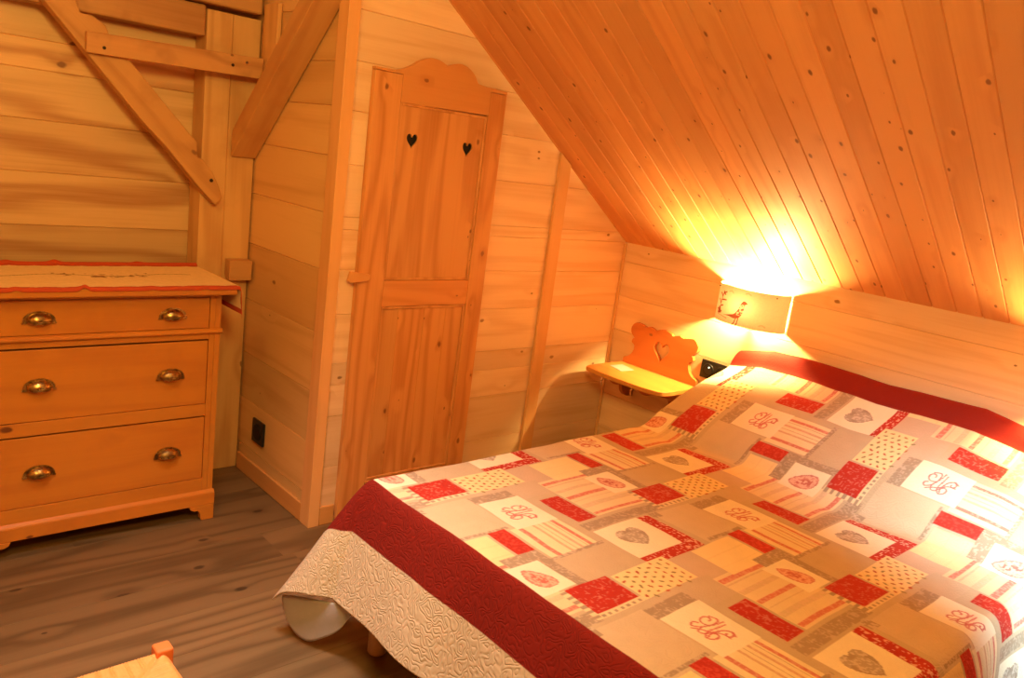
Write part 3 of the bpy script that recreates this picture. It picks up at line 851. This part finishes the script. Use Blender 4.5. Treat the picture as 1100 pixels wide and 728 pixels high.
for bx in (.175, .480):
    pr = [(-.004, .565), (-.206, .565)] + smoothpoly([(-.206, .548), (-.175, .530), (-.14, .522), (-.10, .500), (-.085, .46), (-.055, .435), (-.004, .425)], 5)
    mb = MB(); mb.prism(pr, 'x', bx, bx + .022); build(mb, 'bracket', M['board_x'], sh, bevel=.002)
mb = MB(); mb.prism([(.158, -.165), (.255, -.195), (.262, -.105), (.168, -.080)], 'z', .587, .5885)
tag(build(mb, 'leaflet', M['paper']), 'pale pinkish leaflet lying on the bedside shelf', 'leaflet')

# ------------------------------------------------------------------ sockets
so = root('power_socket', (.64, -.003, .68), 'black double power socket on the wall between shelf and bed', 'socket')
mb = MB(); mb.box(.565, .715, -.013, -.002, .638, .722); build(mb, 'plate', M['black'], so, bevel=.003)
for cx in (.607, .675):
    mb = MB(); mb.tube([(cx, -.0135, .680), (cx, -.0165, .680)], [.029, .027], 28); s2 = build(mb, 'outlet', M['darkhole'], so, smooth=40)
    mb = MB(); mb.tube([(cx, -.0166, .680), (cx, -.0176, .680)], [.020, .020], 24); build(mb, 'recess', M['black'], s2)
mb = MB(); mb.tube([(.612, -.0177, .692), (.612, -.0190, .692)], .0035, 10); build(mb, 'pilot_light', M['led'], so)
so = root('power_socket', (-.47, YA - .003, .23), 'black power socket low on the alcove side wall', 'socket')
mb = MB(); mb.box(-.522, -.418, YA - .013, YA - .002, .178, .280); build(mb, 'plate', M['black'], so, bevel=.003)
mb = MB(); mb.tube([(-.47, YA - .0135, .229), (-.47, YA - .016, .229)], [.036, .034], 28); build(mb, 'outlet', M['darkhole'], so, smooth=40)

# ------------------------------------------------------------------ sconces
def sconce(xc, label):
    o = root('wall_sconce', (xc, -.003, 1.01), label, 'wall lamp', 'fabric wall sconces over the bed')
    W, D, Z0, Z1 = .163, .118, .930, 1.092
    ns, nz = 260, 116
    th = np.linspace(0, PI, ns); zz = np.linspace(Z0, Z1, nz)
    X = xc - W * np.cos(th); Yv = -.0018 - D * np.sin(th) ** .80
    Pg = np.stack([np.broadcast_to(X, (nz, ns)), np.broadcast_to(Yv, (nz, ns)), np.broadcast_to(zz[:, None], (nz, ns))], -1)
    seg = np.r_[0, np.cumsum(np.hypot(np.diff(X), np.diff(Yv)))]; S = (seg - seg[-1] / 2)[None, :]; T = (zz - (Z0 + Z1) / 2)[:, None]
    Cg = np.empty((nz, ns, 3)); Cg[:] = (.74, .56, .38)
    nn = vnoise((nz, ns), 3, 31)
    Cg *= (1 + (nn - .5) * .08)[..., None]
    ink = np.array((.30, .065, .035)); faint = np.array((.60, .40, .26))
    def poly(pts, col):
        inside = np.zeros((nz, ns), bool); n_ = len(pts)
        Sx = np.broadcast_to(S, (nz, ns)); Ty = np.broadcast_to(T, (nz, ns))
        for k in range(n_):
            x1, y1 = pts[k]; x2, y2 = pts[(k + 1) % n_]
            cnd = ((y1 > Ty) != (y2 > Ty)) & (Sx < (x2 - x1) * (Ty - y1) / (y2 - y1 + 1e-12) + x1)
            inside ^= cnd
        Cg[inside] = col
    def line(pts, w, col):
        pts = smoothpoly(pts, 10); dm = np.full((nz, ns), 9.0)
        for p in pts: dm = np.minimum(dm, (S - p[0]) ** 2 + (T - p[1]) ** 2)
        Cg[dm < w * w] = col
    # a long-tailed bird standing on a twig
    S0, T0 = S, T
    S = (S0 + .004) / 1.45; T = (T0 + .002) / 1.38
    body = smoothpoly([(-.052, -.034), (-.030, -.028), (-.012, -.022), (.000, -.004), (.006, .014), (.012, .022), (.019, .022), (.026, .016), (.019, .012), (.018, .000), (.014, -.018), (.004, -.032), (-.012, -.036), (-.030, -.033)], 5)
    poly(body, ink)
    line([(-.004, -.034), (-.008, -.050), (-.014, -.058)], .0016, ink); line([(.004, -.033), (.002, -.050), (-.002, -.058)], .0016, ink)
    line([(-.030, -.060), (.000, -.059), (.022, -.062)], .0014, ink)
    Cg[(np.abs(S - .006) < .010) & (np.abs(T + .006) < .018) & (nn > .62)] = faint
    S, T = S0, T0
    # sprays of leaves at the left end
    line([(-.118, -.048), (-.112, -.010), (-.104, .030), (-.100, .052)], .0022, ink)
    for (px, py, dx, dy) in ((-.116, -.020, .022, .010), (-.113, -.004, -.014, .016), (-.109, .012, .030, .004), (-.106, .026, -.016, .014), (-.103, .036, .020, .014), (-.118, -.036, -.014, .006), (-.115, -.026, .016, -.012), (-.1, .05, .012, -.012)):
        line([(px, py), (px + dx * .5, py + dy * .7), (px + dx, py + dy)], .0032, ink)
    poly([(-.128, -.050), (-.100, -.046), (-.108, -.022), (-.124, -.020)], ink)
    line([(-.120, -.052), (-.085, -.056), (-.058, -.060)], .0015, ink)
    for cx, cz in ((-.055, .056), (.030, .062), (.110, -.060)):
        line([(cx - .012, cz), (cx, cz + .004), (cx + .012, cz - .002)], .003, faint)
    shd = grid_obj('lamp_shade', Pg, Cg, M['print'], o)
    mb = MB(); mb.box(xc - .045, xc + .045, -.014, -.002, .965, 1.055); build(mb, 'wall_plate', M['frame_white'], o, bevel=.004)
    mb = MB(); mb.tube([(xc, -.0145, .975), (xc, -.040, .975), (xc, -.048, .980)], .007, 12); mb.tube([(xc, -.048, .970), (xc, -.048, .992)], .012, 14)
    build(mb, 'lamp_holder', M['frame_white'], o, smooth=40)
    for sx_ in (-1, 1):
        for zc in (1.065, .957):
            mb = MB(); mb.tube([(xc + sx_ * (W - .004), -.0155, zc), (xc + sx_ * .10, -.012, zc), (xc + sx_ * .046, -.0100, zc)], .0022, 6); build(mb, 'shade_wire', M['iron'], o)
        mb = MB(); mb.tube([(xc + sx_ * (W - .024), -.075, 1.078), (xc + sx_ * (W - .0235), -.0772, 1.078)], .003, 8); build(mb, 'stud', M['iron'], o)
    m_ = MB(); prof = [(.0, .9925), (.010, .994), (.013, 1.002), (.016, 1.015), (.014, 1.028), (.008, 1.038), (.0005, 1.042)]
    m_.grid([[(xc + r0 * math.cos(2 * PI * k / 16), -.048 + r0 * math.sin(2 * PI * k / 16), z0) for k in range(17)] for r0, z0 in prof])
    build(m_, 'bulb', M['bulb'], o, smooth=60)
    return o
sconce(.768, 'fabric wall sconce printed with a bird above the bed, lit')
sconce(2.17, 'second lit fabric wall sconce above the far side of the bed')

# ------------------------------------------------------------------ runner on the chest
rs = .003
ru = np.arange(-2.745, -1.895 + .115, rs); rv = np.arange(-.603, -.186 + .0135, rs)
RU, RV = np.meshgrid(ru, rv)
Cr = np.empty(RU.shape + (3,)); Cr[:] = (.86, .62, .32)
nn = vnoise(RU.shape, 3, 41); Cr *= (1 + (nn - .5) * .10)[..., None]
edge = np.minimum(np.minimum(RV + .603, -.174 - RV), (-1.895 + .112) - RU)
scal = np.where((RU < -1.9), .026, .016) + .006 * np.abs(np.sin(RU * 42))
Cr[edge < scal] = (.50, .075, .025)
mid = -.40 + .018 * np.sin(RU * 16)
vine = np.abs(RV - mid) < .0035
leaf = (np.abs(RV - mid) < .030) & (vnoise(RU.shape, 4, 43) > .66) & (np.sin(RU * 13) > -.45)
ins = (RU < -1.99)
Cr[vine & ins] = (.34, .20, .09); Cr[leaf & ins] = (.32, .16, .08)
over = np.maximum(RU - (-1.897), 0)
zr = .9225 + .0015 * vnoise(RU.shape, 22, 44)
# ruffles along front and back edges
fr_ = np.clip((RV + .215) / .03, 0, 1); bk_ = np.clip((-.575 - RV) / .03, 0, 1)
puffs = sum(np.exp(-((RU - c) / .014) ** 2) * h for c, h in ((-2.41, .012), (-2.60, .006), (-2.20, .003), (-2.02, .003)))
puffb = sum(np.exp(-((RU - c) / .016) ** 2) * h for c, h in ((-2.40, .008), (-2.55, .005), (-2.12, .004)))
zr += puffs * fr_ + puffb * bk_
of_ = np.maximum(RV + .1866, 0); bk2 = np.maximum(-.592 - RV, 0); zr = zr - of_ * 1.0 + bk2 * .9
Rx = np.minimum(RV, -.1866 + of_ * .15); Ry = np.minimum(RU, -1.897) + over * over / (over + .01) * .06 + (over - over * over / (over + .01))
Rz = zr - over * over / (over + .01) * .998
run = grid_obj('table_runner', np.stack([Rx, Ry, Rz], -1), Cr, M['runner'])
sm = run.modifiers.new('thick', 'SOLIDIFY'); sm.thickness = .0012; sm.offset = 1
tag(run, 'cream embroidered runner with red scalloped edge on the chest', 'table runner')

# ------------------------------------------------------------------ stool at the bottom edge of the picture
X0, Y1s = 1.112, -2.592; Wd = .40
X1, Y0s = X0 + Wd, Y1s - Wd
st = root('stool', (X0 + Wd / 2, Y1s - Wd / 2, 0), 'wooden stool with woven straw seat in the bottom foreground', 'stool')
n_ = 150; t_ = np.linspace(-1, 1, n_)
A2, B2 = np.meshgrid(t_, t_)
m_ = np.maximum(np.abs(A2), np.abs(B2)); xs = np.abs(A2) >= np.abs(B2)
strand = np.where(xs, B2, A2)
H = .452 - .012 * (1 - m_) + .0022 * np.abs(np.sin(strand * Wd / 2 / .006 * PI))
H -= np.clip(m_ - .90, 0, 1) ** 2 * 2.2
H -= .006 * np.exp(-(np.abs(np.abs(A2) - np.abs(B2)) / .03) ** 2)
cut = (np.abs(A2) > .915) & (np.abs(B2) > .915)
mb = MB(); cx_, cy_ = X0 + Wd / 2, Y1s - Wd / 2
vid = {}
for j in range(n_):
    for i in range(n_):
        mb.v.append((cx_ + A2[j, i] * Wd / 2, cy_ + B2[j, i] * Wd / 2, float(H[j, i])))
for j in range(n_ - 1):
    for i in range(n_ - 1):
        if cut[j, i] and cut[j + 1, i + 1]: continue
        mb.f.append([j * n_ + i, j * n_ + i + 1, (j + 1) * n_ + i + 1, (j + 1) * n_ + i]); mb.b.append(0.0)
se = build(mb, 'woven_seat', M['rush'], st, smooth=50)
sm = se.modifiers.new('thick', 'SOLIDIFY'); sm.thickness = .016; sm.offset = -1
for (px, py) in ((X0 + .012, Y1s - .012), (X1 - .012, Y1s - .012), (X0 + .012, Y0s + .012), (X1 - .012, Y0s + .012)):
    mb = MB(); mb.box(px - .017, px + .017, py - .017, py + .017, 0, .462); build(mb, 'leg', M['stool_z'], st, bevel=.005, seg=3)
for zz in (.15, .28):
    for yy in (Y0s + .012, Y1s - .012):
        mb = MB(); mb.tube([(X0 + .030, yy, zz), (X1 - .030, yy, zz)], .010, 12); build(mb, 'stretcher', M['stool_z'], st, smooth=40)
    for xx in (X0 + .012, X1 - .012):
        mb = MB(); mb.tube([(xx, Y0s + .030, zz + .03), (xx, Y1s - .030, zz + .03)], .010, 12); build(mb, 'stretcher', M['stool_z'], st, smooth=40)

# ------------------------------------------------------------------ lights
def lamp(name, typ, loc, energy, col, **kw):
    l = bpy.data.lights.new(name, typ); l.energy = energy; l.color = col
    for k, v in kw.items(): setattr(l, k, v)
    o = bpy.data.objects.new(name, l); COL.objects.link(o); o.location = loc
    return o
def aim(o, tgt):
    o.rotation_euler = (Vector(tgt) - o.location).to_track_quat('-Z', 'Y').to_euler()
o = lamp('ceiling_light', 'AREA', (2.35, -2.85, 2.15), 32, (1.0, .70, .20), shape='DISK', size=.35); aim(o, (-.4, -2.0, .75))
o = lamp('warm_fill_point', 'POINT', (1.15, -3.05, 2.20), 26, (1.0, .70, .20), shadow_soft_size=.10)  # unseen warm fill, added to brighten the left side of the room
o = lamp('window_daylight', 'AREA', (XR + .06, (WY0 + WY1) / 2, (WZ0 + WZ1) / 2), 9, (.56, .86, 1.0), shape='RECTANGLE', size=.55, size_y=.5, spread=math.radians(30)); aim(o, (2.17, -.45, .55))
o = lamp('roof_window_daylight', 'AREA', (1.0, -2.55, 2.5), 9, (1.0, .86, .82), shape='SQUARE', size=.4, spread=math.radians(64)); aim(o, (.85, -2.25, 0))

w = bpy.data.worlds.new('World'); SC.world = w; w.use_nodes = True
w.node_tree.nodes['Background'].inputs[0].default_value = (.55, .7, 1, 1)
w.node_tree.nodes['Background'].inputs[1].default_value = .6

# ------------------------------------------------------------------ camera
def Rm(rx, roll, rz):
    return Matrix.Rotation(rz, 3, 'Z') @ Matrix.Rotation(rx, 3, 'X') @ Matrix.Rotation(roll, 3, 'Z')
cam = bpy.data.cameras.new('camera'); co = bpy.data.objects.new('camera', cam); COL.objects.link(co)
co.matrix_world = Matrix.Translation((2.5813, -3.1408, 1.5)) @ Rm(1.3518, .1321, .8109).to_4x4()
cam.sensor_width = 36; cam.sensor_fit = 'HORIZONTAL'; cam.lens = 864.5521 / 1100 * 36
cam.clip_start = .05
SC.camera = co
vs = SC.view_settings
vs.view_transform = 'Standard'; vs.look = 'None'; vs.gamma = 1.0; vs.use_curve_mapping = False; vs.exposure = 0.0
SC.display_settings.display_device = 'sRGB'
SC.cycles.max_bounces = 8; SC.cycles.diffuse_bounces = 5; SC.cycles.sample_clamp_indirect = 6.0
